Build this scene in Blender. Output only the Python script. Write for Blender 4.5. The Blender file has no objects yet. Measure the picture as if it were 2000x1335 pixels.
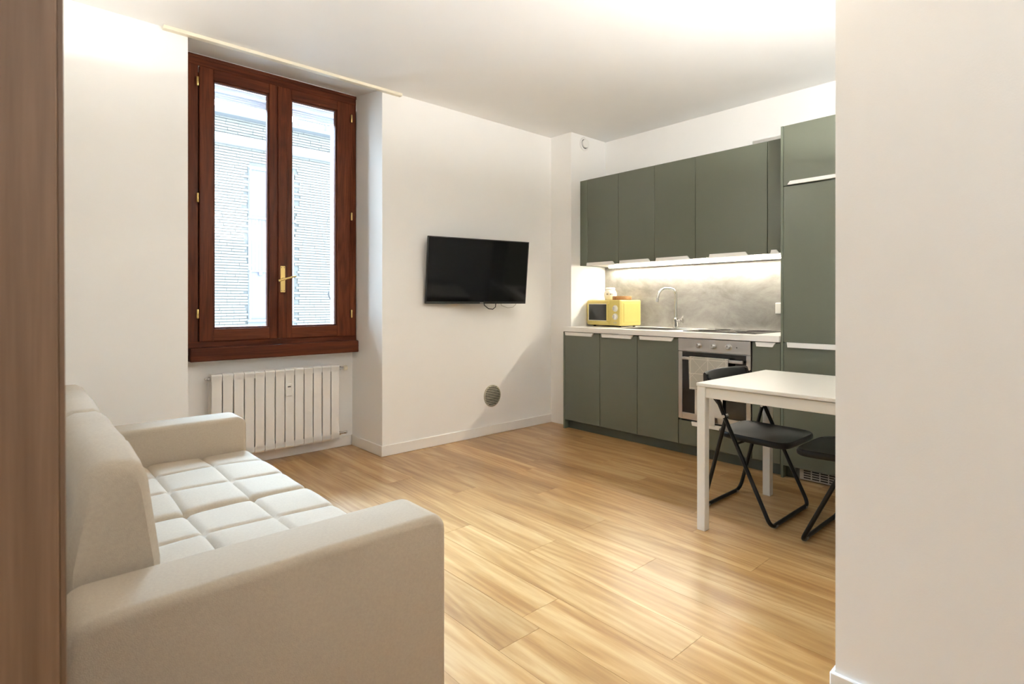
import bpy, bmesh, math, random
from mathutils import Vector, Matrix
random.seed(7)
PI = math.pi
S = bpy.context.scene
COL = S.collection

# ------------------------------------------------------------------ camera, light, exposure
F, TH, HY, CAMH, CX = 1081.7565, 0.7338, 591.471, 1.1382, 998.3818
cam = bpy.data.cameras.new('camera'); camo = bpy.data.objects.new('camera', cam); COL.objects.link(camo)
cam.sensor_width = 36.0; cam.lens = F / 2000 * 36
cam.shift_x = (1000 - CX) / 2000; cam.shift_y = -(667.5 - HY) / 2000
camo.location = (0, 0, CAMH); camo.rotation_euler = (PI / 2, 0, -TH)
cam.clip_start = 0.02
cam.dof.use_dof = True; cam.dof.focus_distance = 3.8; cam.dof.aperture_fstop = 6.3
S.camera = camo

w = bpy.data.worlds.new('sky'); S.world = w; w.use_nodes = True
bg = w.node_tree.nodes['Background']; bg.inputs[0].default_value = (0.68, 0.84, 1.0, 1); bg.inputs[1].default_value = 21.0

def light(name, kind, loc, power, color, rot=(0, 0, 0), **kw):
    l = bpy.data.lights.new(name, kind); l.energy = power; l.color = color
    for k, v in kw.items(): setattr(l, k, v)
    o = bpy.data.objects.new(name, l); o.location = loc; o.rotation_euler = rot; COL.objects.link(o); return o
po = light('window_portal', 'AREA', (1.46, 4.43, 1.75), 1, (1, 1, 1), (-PI / 2, 0, 0), shape='RECTANGLE', size=1.1, size_y=2.0)
po.data.cycles.is_portal = True
WARM = (1.0, 0.83, 0.62)
light('ceiling_lamp_light', 'POINT', (1.45, 0.75, 2.42), 5, WARM, shadow_soft_size=0.14)
# hazy sun standing behind the house across the street
SUN_AZ, SUN_EL = math.radians(7), math.radians(40)
sd = Vector((math.sin(SUN_AZ) * math.cos(SUN_EL), math.cos(SUN_AZ) * math.cos(SUN_EL), math.sin(SUN_EL)))
sun = light('hazy_sun', 'SUN', (4, 20, 20), 54.0, (0.47, 0.71, 1.0), angle=math.radians(44)); sun.rotation_euler = sd.to_track_quat('Z', 'Y').to_euler()
S.view_settings.view_transform = 'Standard'; S.view_settings.look = 'None'
S.view_settings.gamma = 1; S.view_settings.use_curve_mapping = False
S.view_settings.exposure = 0.42
S.cycles.max_bounces = 12; S.cycles.diffuse_bounces = 8; S.cycles.glossy_bounces = 4; S.cycles.transparent_max_bounces = 8
S.cycles.sample_clamp_indirect = 20.0; S.cycles.caustics_reflective = False; S.cycles.caustics_refractive = False
S.cycles.use_denoising = True

# ------------------------------------------------------------------ materials
def nodes(m): return m.node_tree.nodes, m.node_tree.links
def mat(name, col, rough=0.5, metal=0.0, spec=0.5, bump=0.0, bscale=60.0, var=0.0, vscale=6.0, coat=0.0):
    m = bpy.data.materials.new(name); m.use_nodes = True
    N, L = nodes(m); b = N['Principled BSDF']
    b.inputs['Base Color'].default_value = (*col, 1); b.inputs['Roughness'].default_value = rough
    b.inputs['Metallic'].default_value = metal; b.inputs['Specular IOR Level'].default_value = spec
    b.inputs['Coat Weight'].default_value = coat
    tc = N.new('ShaderNodeTexCoord')
    n = N.new('ShaderNodeTexNoise'); n.inputs['Scale'].default_value = vscale; n.inputs['Detail'].default_value = 5
    L.new(tc.outputs['Object'], n.inputs['Vector'])
    r = N.new('ShaderNodeMix'); r.data_type = 'RGBA'; L.new(n.outputs['Fac'], r.inputs['Factor'])
    v = max(var, 0.012)
    r.inputs['A'].default_value = (*[max(0, c * (1 - v)) for c in col], 1); r.inputs['B'].default_value = (*[min(1, c * (1 + v)) for c in col], 1)
    L.new(r.outputs['Result'], b.inputs['Base Color'])
    if bump:
        n2 = N.new('ShaderNodeTexNoise'); n2.inputs['Scale'].default_value = bscale; n2.inputs['Detail'].default_value = 3
        L.new(tc.outputs['Object'], n2.inputs['Vector'])
        bp = N.new('ShaderNodeBump'); bp.inputs['Strength'].default_value = bump; bp.inputs['Distance'].default_value = 0.002
        L.new(n2.outputs['Fac'], bp.inputs['Height']); L.new(bp.outputs['Normal'], b.inputs['Normal'])
    return m

def wood(name, cols, stretch=(1, 1, 1), scale=7.0, rough=0.4, ring=0.35, coat=0.0, coatr=0.2, rnd=True, plankvar=0.0, bump=0.05, spec=0.5):
    """streaky wood; 'stretch' scales the coordinates (small along the grain)"""
    m = bpy.data.materials.new(name); m.use_nodes = True
    N, L = nodes(m); b = N['Principled BSDF']
    b.inputs['Roughness'].default_value = rough; b.inputs['Coat Weight'].default_value = coat; b.inputs['Coat Roughness'].default_value = coatr
    b.inputs['Specular IOR Level'].default_value = spec
    tc = N.new('ShaderNodeTexCoord'); src = tc.outputs['Object']
    oi = N.new('ShaderNodeObjectInfo')
    if rnd:
        mul = N.new('ShaderNodeVectorMath'); mul.operation = 'SCALE'; mul.inputs[0].default_value = (37, 53, 71)
        L.new(oi.outputs['Random'], mul.inputs['Scale'])
        ad = N.new('ShaderNodeVectorMath'); ad.operation = 'ADD'; L.new(src, ad.inputs[0]); L.new(mul.outputs[0], ad.inputs[1]); src = ad.outputs[0]
    mp = N.new('ShaderNodeMapping'); mp.inputs['Scale'].default_value = stretch; L.new(src, mp.inputs['Vector'])
    n1 = N.new('ShaderNodeTexNoise'); n1.inputs['Scale'].default_value = scale; n1.inputs['Detail'].default_value = 6; n1.inputs['Roughness'].default_value = 0.62; n1.inputs['Distortion'].default_value = 0.6
    L.new(mp.outputs[0], n1.inputs['Vector'])
    n3 = N.new('ShaderNodeTexNoise'); n3.inputs['Scale'].default_value = scale * 7; n3.inputs['Detail'].default_value = 3
    L.new(mp.outputs[0], n3.inputs['Vector'])
    # cathedral figure: bands of a slow noise
    n2 = N.new('ShaderNodeTexNoise'); n2.inputs['Scale'].default_value = scale * 0.45; n2.inputs['Detail'].default_value = 1.5; n2.inputs['Distortion'].default_value = 0.4
    L.new(mp.outputs[0], n2.inputs['Vector'])
    k = N.new('ShaderNodeMath'); k.operation = 'MULTIPLY'; k.inputs[1].default_value = 95; L.new(n2.outputs['Fac'], k.inputs[0])
    sn = N.new('ShaderNodeMath'); sn.operation = 'SINE'; L.new(k.outputs[0], sn.inputs[0])
    a1 = N.new('ShaderNodeMath'); a1.operation = 'MULTIPLY_ADD'; a1.inputs[1].default_value = ring * 0.16; L.new(sn.outputs[0], a1.inputs[0]); L.new(n1.outputs['Fac'], a1.inputs[2])
    a2 = N.new('ShaderNodeMath'); a2.operation = 'MULTIPLY_ADD'; a2.inputs[1].default_value = 0.30; L.new(n3.outputs['Fac'], a2.inputs[0]); L.new(a1.outputs[0], a2.inputs[2])
    a3 = N.new('ShaderNodeMath'); a3.operation = 'SUBTRACT'; a3.inputs[1].default_value = 0.15; L.new(a2.outputs[0], a3.inputs[0])
    cr = N.new('ShaderNodeValToRGB'); el = cr.color_ramp.elements
    el[0].position = 0.30; el[0].color = (*cols[0], 1); el[1].position = 0.72; el[1].color = (*cols[2], 1)
    e = el.new(0.5); e.color = (*cols[1], 1)
    L.new(a3.outputs[0], cr.inputs['Fac'])
    out = cr.outputs['Color']
    if plankvar:
        hs = N.new('ShaderNodeHueSaturation'); mr = N.new('ShaderNodeMapRange')
        mr.inputs['To Min'].default_value = 1 - plankvar; mr.inputs['To Max'].default_value = 1 + plankvar
        L.new(oi.outputs['Random'], mr.inputs['Value']); L.new(mr.outputs[0], hs.inputs['Value']); L.new(out, hs.inputs['Color']); out = hs.outputs['Color']
    L.new(out, b.inputs['Base Color'])
    bp = N.new('ShaderNodeBump'); bp.inputs['Strength'].default_value = bump; bp.inputs['Distance'].default_value = 0.001
    L.new(a2.outputs[0], bp.inputs['Height']); L.new(bp.outputs['Normal'], b.inputs['Normal'])
    return m

def emit(name, col, strength):
    m = bpy.data.materials.new(name); m.use_nodes = True; N, L = nodes(m); b = N['Principled BSDF']
    b.inputs['Base Color'].default_value = (0.9, 0.9, 0.88, 1)
    b.inputs['Emission Color'].default_value = (*col, 1); b.inputs['Emission Strength'].default_value = strength; return m

M = {}
M['wall'] = mat('wall_paint', (0.86, 0.85, 0.83), 0.75, bump=0.12, bscale=220, spec=0.25)
M['ceil'] = mat('ceiling_paint', (0.90, 0.895, 0.885), 0.8, bump=0.05, bscale=200, spec=0.2)
M['trim'] = mat('baseboard_paint', (0.83, 0.815, 0.785), 0.4, spec=0.4)
M['plank'] = wood('oak_laminate', [(0.290, 0.137, 0.038), (0.395, 0.217, 0.074), (0.515, 0.335, 0.150)], (1.0, 0.075, 1.0), 9.5, 0.36, 0.42, coat=0.5, coatr=0.26, plankvar=0.10)
M['subfloor'] = mat('floor_joint', (0.16, 0.09, 0.04), 0.8)
M['win'] = wood('mahogany_stain', [(0.052, 0.012, 0.004), (0.095, 0.024, 0.009), (0.148, 0.040, 0.015)], (1, 1, 0.07), 16, 0.42, 0.3, rnd=True, spec=0.12)
M['winh'] = wood('mahogany_stain_rail', [(0.047, 0.011, 0.004), (0.086, 0.022, 0.009), (0.136, 0.038, 0.015)], (0.07, 1, 1), 16, 0.42, 0.3, rnd=True, spec=0.12)
M['ward'] = wood('wardrobe_veneer', [(0.135, 0.072, 0.036), (0.172, 0.096, 0.051), (0.222, 0.128, 0.072)], (1, 1, 0.035), 32, 0.5, 0.12, rnd=False, bump=0.1)
M['wardedge'] = wood('wardrobe_edge', [(0.118, 0.064, 0.032), (0.140, 0.078, 0.041), (0.170, 0.097, 0.053)], (1, 1, 0.03), 40, 0.5, 0.1, rnd=False)
M['green'] = mat('sage_green_front', (0.112, 0.122, 0.089), 0.25, spec=0.6, var=0.02)
M['greenbody'] = mat('sage_green_panel', (0.126, 0.142, 0.103), 0.45, spec=0.4)
M['plinth'] = mat('dark_green_plinth', (0.070, 0.085, 0.072), 0.4)
M['white'] = mat('white_melamine', (0.80, 0.79, 0.76), 0.35, spec=0.4)
M['pull'] = mat('white_edge_pull', (0.86, 0.85, 0.82), 0.3)
M['work'] = mat('white_worktop', (0.84, 0.83, 0.80), 0.3, spec=0.4)
M['table'] = mat('white_table_lacquer', (0.67, 0.645, 0.585), 0.32)
M['steel'] = mat('brushed_steel', (0.56, 0.55, 0.54), 0.30, 1.0)
M['steelrough'] = mat('satin_steel', (0.52, 0.52, 0.52), 0.38, 1.0)
M['chrome'] = mat('chrome', (0.75, 0.75, 0.74), 0.08, 1.0)
M['brass'] = mat('brass', (0.70, 0.52, 0.20), 0.32, 1.0)
M['blackglass'] = mat('black_glass', (0.010, 0.010, 0.011), 0.05, spec=0.6)
M['screen'] = mat('tv_screen', (0.004, 0.004, 0.0045), 0.08, spec=0.28)
M['blackplastic'] = mat('black_plastic', (0.014, 0.014, 0.014), 0.35)
M['seatplastic'] = mat('black_seat_plastic', (0.010, 0.010, 0.0095), 0.40, spec=0.35, bump=0.1, bscale=500)
M['blackmetal'] = mat('black_powder_coat', (0.006, 0.006, 0.006), 0.35, 0.0, spec=0.3)
M['rubber'] = mat('grey_rubber', (0.25, 0.25, 0.24), 0.7)
M['yellow'] = mat('pale_yellow_enamel', (0.70, 0.58, 0.19), 0.32)
M['ceramic'] = mat('white_ceramic', (0.82, 0.80, 0.76), 0.25)
M['ink'] = mat('dark_print', (0.06, 0.055, 0.05), 0.6)
M['lidwood'] = wood('turned_wood', [(0.24, 0.10, 0.03), (0.36, 0.17, 0.055), (0.46, 0.24, 0.09)], (0.3, 1, 1), 18, 0.5, 0.3)
M['rad'] = mat('radiator_enamel', (0.80, 0.785, 0.76), 0.35)
M['fabric'] = mat('cream_sofa_fabric', (0.435, 0.366, 0.284), 0.95, spec=0.15, bump=0.45, bscale=700, var=0.10, vscale=160)
M['grey'] = mat('grey_plastic', (0.42, 0.40, 0.36), 0.5)
M['darkgap'] = mat('vent_dark', (0.03, 0.027, 0.022), 0.8)
M['ventbeige'] = mat('vent_beige', (0.46, 0.41, 0.31), 0.5)
M['cream'] = mat('cream_plastic', (0.80, 0.74, 0.60), 0.4)
M['led'] = emit('led_diffuser', (1.0, 0.92, 0.77), 150)
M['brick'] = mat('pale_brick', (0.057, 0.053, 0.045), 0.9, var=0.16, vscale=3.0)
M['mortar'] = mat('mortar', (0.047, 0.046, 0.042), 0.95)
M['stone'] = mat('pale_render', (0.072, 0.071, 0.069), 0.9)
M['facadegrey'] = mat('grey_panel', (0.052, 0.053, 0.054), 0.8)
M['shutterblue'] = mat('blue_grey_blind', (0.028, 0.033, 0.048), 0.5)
M['panelilac'] = mat('lilac_pane_sheen', (0.031, 0.029, 0.044), 0.5)  # lilac reflection of the pane put into its flat colour
M['street'] = mat('pale_paving', (0.68, 0.68, 0.67), 0.9)
M['shutter'] = mat('roller_shutter', (0.72, 0.75, 0.80), 0.5)
M['outer'] = mat('outer_reveal', (0.78, 0.80, 0.84), 0.8)

def glass():
    m = bpy.data.materials.new('window_glass'); m.use_nodes = True; N, L = nodes(m); N.remove(N['Principled BSDF'])
    t = N.new('ShaderNodeBsdfTransparent'); t.inputs[0].default_value = (0.96, 0.975, 0.98, 1)
    g = N.new('ShaderNodeBsdfGlossy'); g.inputs['Roughness'].default_value = 0.02
    fr = N.new('ShaderNodeFresnel'); fr.inputs[0].default_value = 1.35
    mx = N.new('ShaderNodeMixShader'); L.new(fr.outputs[0], mx.inputs[0]); L.new(t.outputs[0], mx.inputs[1]); L.new(g.outputs[0], mx.inputs[2])
    L.new(mx.outputs[0], N['Material Output'].inputs[0]); return m
M['glass'] = glass()

def concrete():
    m = mat('concrete_laminate', (0.46, 0.44, 0.41), 0.45, spec=0.3); N, L = nodes(m); b = N['Principled BSDF']
    tc = N.new('ShaderNodeTexCoord'); n = N.new('ShaderNodeTexNoise'); n.inputs['Scale'].default_value = 3.2; n.inputs['Detail'].default_value = 9; n.inputs['Roughness'].default_value = 0.68; n.inputs['Distortion'].default_value = 0.35
    mp = N.new('ShaderNodeMapping'); mp.inputs['Scale'].default_value = (1, 0.8, 1.3); L.new(tc.outputs['Object'], mp.inputs[0]); L.new(mp.outputs[0], n.inputs['Vector'])
    cr = N.new('ShaderNodeValToRGB'); e = cr.color_ramp.elements
    e[0].position = 0.34; e[0].color = (0.185, 0.175, 0.163, 1); e[1].position = 0.64; e[1].color = (0.375, 0.362, 0.34, 1)
    L.new(n.outputs['Fac'], cr.inputs[0]); L.new(cr.outputs[0], b.inputs['Base Color']); return m
M['concrete'] = concrete()

def towelmat():
    m = mat('printed_towel', (0.42, 0.40, 0.35), 0.95, spec=0.1); N, L = nodes(m); b = N['Principled BSDF']
    tc = N.new('ShaderNodeTexCoord'); sp = N.new('ShaderNodeSeparateXYZ'); L.new(tc.outputs['Object'], sp.inputs[0])
    def line(expr_in, period, width):
        a = N.new('ShaderNodeMath'); a.operation = 'PINGPONG'; a.inputs[1].default_value = period / 2; L.new(expr_in, a.inputs[0])
        c = N.new('ShaderNodeMath'); c.operation = 'LESS_THAN'; c.inputs[1].default_value = width; L.new(a.outputs[0], c.inputs[0]); return c.outputs[0]
    def comb(op, a, b2):
        c = N.new('ShaderNodeMath'); c.operation = op; L.new(a, c.inputs[0]); L.new(b2, c.inputs[1]); return c.outputs[0]
    Y, Z = sp.outputs['Y'], sp.outputs['Z']
    ls = [line(Y, 0.135, 0.0022), line(Z, 0.105, 0.0022), line(comb('ADD', Y, Z), 0.12, 0.0016), line(comb('SUBTRACT', Y, Z), 0.12, 0.0016)]
    x = ls[0]
    for q in ls[1:]: x = comb('MAXIMUM', x, q)
    mx = N.new('ShaderNodeMix'); mx.data_type = 'RGBA'; L.new(x, mx.inputs['Factor'])
    mx.inputs['A'].default_value = (0.40, 0.385, 0.335, 1); mx.inputs['B'].default_value = (0.60, 0.58, 0.52, 1)
    L.new(mx.outputs['Result'], b.inputs['Base Color']); return m
M['towel'] = towelmat()
M['toweled'] = mat('towel_plain', (0.60, 0.585, 0.54), 0.95, spec=0.1, bump=0.3, bscale=300)

# ------------------------------------------------------------------ mesh helpers
def bx(bm, x0, x1, y0, y1, z0, z1, bev=0.0, seg=2):
    t = bmesh.new()
    r = bmesh.ops.create_cube(t, size=1.0)
    for v in t.verts:
        v.co = ((x0 + x1) / 2 + v.co.x * (x1 - x0), (y0 + y1) / 2 + v.co.y * (y1 - y0), (z0 + z1) / 2 + v.co.z * (z1 - z0))
    if bev: bmesh.ops.bevel(t, geom=t.edges[:], offset=bev, segments=seg, profile=0.5, affect='EDGES')
    me = bpy.data.meshes.new('tmp'); t.to_mesh(me); t.free(); bm.from_mesh(me); bpy.data.meshes.remove(me)
    return bm
def box(x0, x1, y0, y1, z0, z1, bev=0.0, seg=2): return bx(bmesh.new(), x0, x1, y0, y1, z0, z1, bev, seg)

def prism(bm, pts, axis, a, b):
    """extrude a 2-D outline along an axis ('x','y','z') from a to b"""
    def P(p, t): return {'x': (t, p[0], p[1]), 'y': (p[0], t, p[1]), 'z': (p[0], p[1], t)}[axis]
    A = [bm.verts.new(P(p, a)) for p in pts]; B = [bm.verts.new(P(p, b)) for p in pts]; n = len(pts)
    bm.faces.new(A); bm.faces.new(B[::-1])
    for i in range(n): bm.faces.new((A[i], A[(i + 1) % n], B[(i + 1) % n], B[i]))
    bmesh.ops.recalc_face_normals(bm, faces=bm.faces[:]); return bm

def fillet(pts, r, seg=6):
    pts = [Vector(p) for p in pts]; out = [pts[0]]
    for i in range(1, len(pts) - 1):
        p, q, s = pts[i - 1], pts[i], pts[i + 1]
        d1 = (p - q); d2 = (s - q); k = min(r, d1.length * .48, d2.length * .48)
        a, c = q + d1.normalized() * k, q + d2.normalized() * k
        for j in range(seg + 1):
            t = j / seg; out.append((1 - t) ** 2 * a + 2 * t * (1 - t) * q + t * t * c)
    out.append(pts[-1]); return out

def tube(bm, pts, r, n=10, r2=None, cap=True):
    pts = [Vector(p) for p in pts]; rings = []; up = None
    for i, p in enumerate(pts):
        t = (pts[min(i + 1, len(pts) - 1)] - pts[max(i - 1, 0)]).normalized()
        if up is None:
            up = Vector((0, 0, 1)) if abs(t.z) < .9 else Vector((1, 0, 0))
        side = t.cross(up).normalized(); up = side.cross(t).normalized()
        rr = r if r2 is None else r + (r2 - r) * i / (len(pts) - 1)
        rings.append([bm.verts.new(p + side * math.cos(2 * PI * k / n) * rr + up * math.sin(2 * PI * k / n) * rr) for k in range(n)])
    for a, b in zip(rings, rings[1:]):
        for k in range(n): bm.faces.new((a[k], a[(k + 1) % n], b[(k + 1) % n], b[k]))
    if cap: bm.faces.new(rings[0][::-1]); bm.faces.new(rings[-1])
    bmesh.ops.recalc_face_normals(bm, faces=bm.faces[:]); return bm

def lathe(bm, prof, n=28, center=(0, 0, 0), rot=None):
    """prof: list of (radius, height) about local z; rot: Matrix applied"""
    R = rot or Matrix.Identity(3); c = Vector(center); rings = []
    for r, z in prof:
        if r < 1e-6: rings.append([bm.verts.new(c + R @ Vector((0, 0, z)))])
        else: rings.append([bm.verts.new(c + R @ Vector((r * math.cos(2 * PI * k / n), r * math.sin(2 * PI * k / n), z))) for k in range(n)])
    for a, b in zip(rings, rings[1:]):
        for k in range(n):
            k2 = (k + 1) % n
            if len(a) == 1 and len(b) == 1: continue
            if len(a) == 1: bm.faces.new((a[0], b[k], b[k2]))
            elif len(b) == 1: bm.faces.new((a[k], a[k2], b[0]))
            else: bm.faces.new((a[k], a[k2], b[k2], b[k]))
    for g in (rings[0], rings[-1]):
        if len(g) > 1: bm.faces.new(g)
    bmesh.ops.recalc_face_normals(bm, faces=bm.faces[:]); return bm
RX = Matrix.Rotation(PI / 2, 3, 'Y')      # lathe axis z -> x
RXn = Matrix.Rotation(-PI / 2, 3, 'Y')    # z -> -x
RYn = Matrix.Rotation(PI / 2, 3, 'X')     # z -> -y

def obj(name, bm, m, parent=None, smooth=None, at=True):
    """link a bmesh as one object; world coordinates are made relative to the parent's place when at=True"""
    me = bpy.data.meshes.new(name); bm.to_mesh(me); bm.free()
    me.materials.append(M[m] if isinstance(m, str) else m)
    o = bpy.data.objects.new(name, me); COL.objects.link(o)
    if parent:
        o.parent = parent
        if at:
            off = Vector(parent.location); q = parent.parent
            while q: off += Vector(q.location); q = q.parent
            if off.length: me.transform(Matrix.Translation(-off))
    if smooth:
        for p in me.polygons: p.use_smooth = True
        mk = me.attributes.get('sharp_edge') or me.attributes.new('sharp_edge', 'BOOLEAN', 'EDGE')
        b2 = bmesh.new(); b2.from_mesh(me); b2.edges.ensure_lookup_table()
        sh = [(len(e.link_faces) == 2 and e.calc_face_angle(0) > math.radians(smooth)) for e in b2.edges]; b2.free()
        mk.data.foreach_set('value', sh)
    return o
def thing(name, label, cat, loc=(0, 0, 0), rotz=0, group=None):
    o = bpy.data.objects.new(name, None); COL.objects.link(o); o.empty_display_size = 0.1
    o.location = loc; o.rotation_euler = (0, 0, rotz); o['label'] = label; o['category'] = cat
    if group: o['group'] = group
    return o
def tag(o, label, cat, group=None):
    o['label'] = label; o['category'] = cat
    if group: o['group'] = group
    return o
def struct(name, bm, m, label=None, cat=None, smooth=None):
    o = obj(name, bm, m, smooth=smooth); o['kind'] = 'structure'
    if label: o['label'] = label; o['category'] = cat
    return o
def stuff(o): o['kind'] = 'stuff'; return o
def relabel(o, l): o['label'] = l; return o

# ------------------------------------------------------------------ room shell
YW, XK, XC, YC, XF, XU, H = 3.6904, 4.3496, 3.842, 3.4324, 3.734, 3.9671, 2.7192
XR, YB, YO = 2.0405, 4.177, 4.42          # recess right side, wall under window, outer face
fl = struct('floor', box(-0.75, 4.5, -1.65, 4.30, -0.12, -0.0075), 'subfloor', 'oak laminate floor of long planks running towards the window wall', 'floor')
PWD, PLN = 0.19, 1.285
full = None
known = {1.565: 0.97, 1.375: 1.464, 1.755: 1.831}
def plank_mesh(wd, ln):
    b = box(-wd / 2, wd / 2, -ln / 2, ln / 2, -0.0075, 0)
    me = bpy.data.meshes.new('plank'); b.to_mesh(me); b.free(); me.materials.append(M['plank']); return me
x = 1.565 - PWD * 12; full = plank_mesh(PWD - 0.0010, PLN - 0.0012)
while x < XK:
    k = [v for kx, v in known.items() if abs(kx - x) < 0.02]
    off = k[0] if k else random.uniform(0, PLN)
    y = off - PLN * math.ceil((off + 1.6) / PLN)
    while y < 4.25:
        a, b = max(y, -1.6), min(y + PLN, 4.25)
        if b - a > 0.03:
            me = full if abs((b - a) - PLN) < 1e-6 else plank_mesh(PWD - 0.0010, b - a - 0.0008)
            o = bpy.data.objects.new('plank', me); COL.objects.link(o); o.parent = fl; o.location = (x + PWD / 2, (a + b) / 2, 0)
        y += PLN
    x += PWD

struct('ceiling', box(-0.75, 4.5, -1.65, YW + .02, H, H + 0.2), 'ceil', 'plain white ceiling over the whole room', 'ceiling')
bm = box(-0.75, 0.769, YW, YO, 0, H + .2)                               # left of the recess, splayed reveal
prism(bm, [(0.769, YW), (0.852, 4.095), (0.852, YO), (0.769, YO)], 'z', 0, H + .2)   # splayed left reveal
struct('wall_back_left', bm, 'wall', 'white window wall to the left of the window recess', 'wall')
struct('wall_back_right', box(XR, 4.5, YW, YO, 0, H + .2), 'wall', 'white window wall carrying the television, right of the recess', 'wall')
struct('wall_recess', box(0.85, XR, YB, YO, 0, 0.845), 'wall', 'white wall behind the radiator under the window', 'wall')
bm = bmesh.new()
prism(bm, [(YW, H), (4.10, 2.783), (4.10, 2.66), (YO, 2.66), (YO, H + .2), (YW, H + .2)], 'x', 0.769, XR)   # sloped soffit and head
struct('wall_header', bm, 'wall', 'white sloping head of the recess above the window', 'wall')
struct('trim_1', box(0.852, 0.955, 4.17, YO, 0.845, 2.66), 'outer'); struct('trim_2', box(1.965, XR, 4.17, YO, 0.845, 2.66), 'outer')
struct('wall_right', box(XK, 4.5, -1.65, YW, 0, H), 'wall', 'white kitchen wall behind the green cupboards', 'wall')
struct('wall_column', box(XC, XK, YC, YW, 0, H), 'wall', 'white square column in the corner beside the kitchen', 'column')
struct('wall_left', box(-0.75, 0.03, 1.16, YW, 0, H), 'wall', 'white side wall behind the sofa back', 'wall')
struct('wall_corridor', box(-0.75, -0.6, -1.65, 1.16, 0, H), 'wall', 'white passage wall beside the wardrobe', 'wall')
struct('wall_front', box(-0.6, XK, -1.65, -1.5, 0, H), 'wall', 'white wall at the end of the passage opposite the window', 'wall')
struct('wall_partition', box(1.758, 1.87, -1.5, 0.558, 0, H), 'wall', 'bright white near wall standing in front of the dining table', 'wall')
struct('wall_alcove', box(1.87, XK, 0.18, 0.30, 0, H), 'wall', 'white wall closing the dining corner behind the table', 'wall')

def baseboard(name, x0, x1, y0, y1): return struct(name, box(x0, x1, y0, y1, 0, 0.08, 0.003, 1), 'trim')
baseboard('baseboard_back', XR - 0.012, XC, YW - 0.012, YW)
baseboard('baseboard_recess_right', XR - 0.012, XR, YW - 0.0, YB)
baseboard('baseboard_recess', 0.853, XR - 0.012, YB - 0.012, YB)
baseboard('baseboard_back_left', 0.03, 0.769, YW - 0.012, YW)
baseboard('baseboard_left', 0.03, 0.042, 1.16, YW - 0.012)
baseboard('baseboard_partition', 1.746, 1.758, -1.5, 0.57)
baseboard('baseboard_partition_end', 1.7582, 1.87, 0.558, 0.57)
baseboard('baseboard_alcove', 1.87, XF, 0.30, 0.312)

# ------------------------------------------------------------------ window
win = bpy.data.objects.new('window_1', None); COL.objects.link(win); win.location = (1.445, 4.10, 0.845); win['kind'] = 'structure'
win['label'] = 'tall dark brown wooden double casement window in the deep recess'; win['category'] = 'window'
FY0, FY1 = 4.098, 4.17
def wframe(x0, x1, z0, z1, t, y0, y1, bev=.003, tb=None):
    tb = t if tb is None else tb
    bm = box(x0, x0 + t, y0, y1, z0, z1, bev, 1); bx(bm, x1 - t, x1, y0, y1, z0, z1, bev, 1)
    return bm
obj('frame_stile', box(0.853, 0.915, FY0, FY1, 0.80, 2.776, .003, 1), 'win', win); obj('frame_stile', box(1.972, 2.034, FY0, FY1, 0.80, 2.776, .003, 1), 'win', win)
bm = box(0.853, 2.034, FY0 - .001, FY1, 2.705, 2.776, .003, 1); bx(bm, 0.853, 2.034, FY0 - .010, FY1, 2.752, 2.776, .004, 2)
obj('frame_rail', bm, 'winh', win); obj('frame_rail', box(0.853, 2.034, FY0 - .001, FY1, 0.80, 0.884, .003, 1), 'winh', win)
obj('sill_board', box(0.86, 2.0395, 4.062, FY1, 0.752, 0.843, .006, 2), 'winh', win)
SY0, SY1 = 4.078, 4.145
def sash(x0, x1, gx0, gx1, zs0=0.883, zs1=2.70, gz0=0.966, gz1=2.629):
    bm = box(x0, gx0, SY0, SY1, zs0, zs1, .005, 2); bx(bm, gx1, x1, SY0, SY1, zs0, zs1, .005, 2)
    s = obj('sash', bm, 'win', win)
    bm = box(gx0 - .001, gx1 + .001, SY0 + .001, SY1, zs0, gz0, .004, 2); bx(bm, gx0 - .001, gx1 + .001, SY0 + .001, SY1, gz1, zs1, .004, 2)
    obj('sash_rail', bm, 'winh', s)
    bm = bmesh.new()                                                    # glazing bead, a thin step around the pane
    for a in ((gx0, gx0 + .010, gz0, gz1), (gx1 - .010, gx1, gz0, gz1)): bx(bm, a[0], a[1], SY0 + .012, SY1 - .02, a[2], a[3], .003, 1)
    for a in ((gx0, gx1, gz0, gz0 + .010), (gx0, gx1, gz1 - .010, gz1)): bx(bm, a[0], a[1], SY0 + .012, SY1 - .02, a[2], a[3], .003, 1)
    obj('glazing_bead', bm, 'win', s)
    obj('glass_pane', box(gx0 + .001, gx1 - .001, 4.108, 4.114, gz0 + .001, gz1 - .001), 'glass', s)
    return s
s1 = sash(0.917, 1.425, 1.002, 1.362); s2 = sash(1.472, 1.974, 1.519, 1.869)
obj('cover_strip', box(1.418, 1.483, 4.062, 4.10, 0.8845, 2.694, .006, 2), 'win', win)
for xx, zz in [(0.906, 2.593), (0.906, 1.83), (0.906, 1.067), (1.985, 2.587), (1.985, 1.818), (1.985, 1.054)]:
    b = bmesh.new(); lathe(b, [(0, -.031), (.006, -.030), (.0075, -.027), (.0075, -.001), (.006, 0), (.0075, .001), (.0075, .027), (.006, .030), (0, .031)], 12, (xx, 4.074, zz))
    h_ = obj('hinge', b, 'brass', win, 40)
hp = obj('handle_plate', box(1.431, 1.465, 4.056, 4.0615, 1.215, 1.405, .003, 2), 'brass', win)
for dx, dz in ((-.009, .083), (.009, .083), (-.009, -.083), (.009, -.083)):
    b = bmesh.new(); lathe(b, [(.0028, -.001), (.0028, .002), (0, .0025)], 8, (1.448 + dx, 4.056, 1.31 + dz), RYn); obj('screw', b, 'ink', hp)
b = bmesh.new(); lathe(b, [(.011, 0), (.011, .012), (.008, .016), (.008, .05), (0, .05)], 16, (1.448, 4.056, 1.31), RYn)
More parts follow.
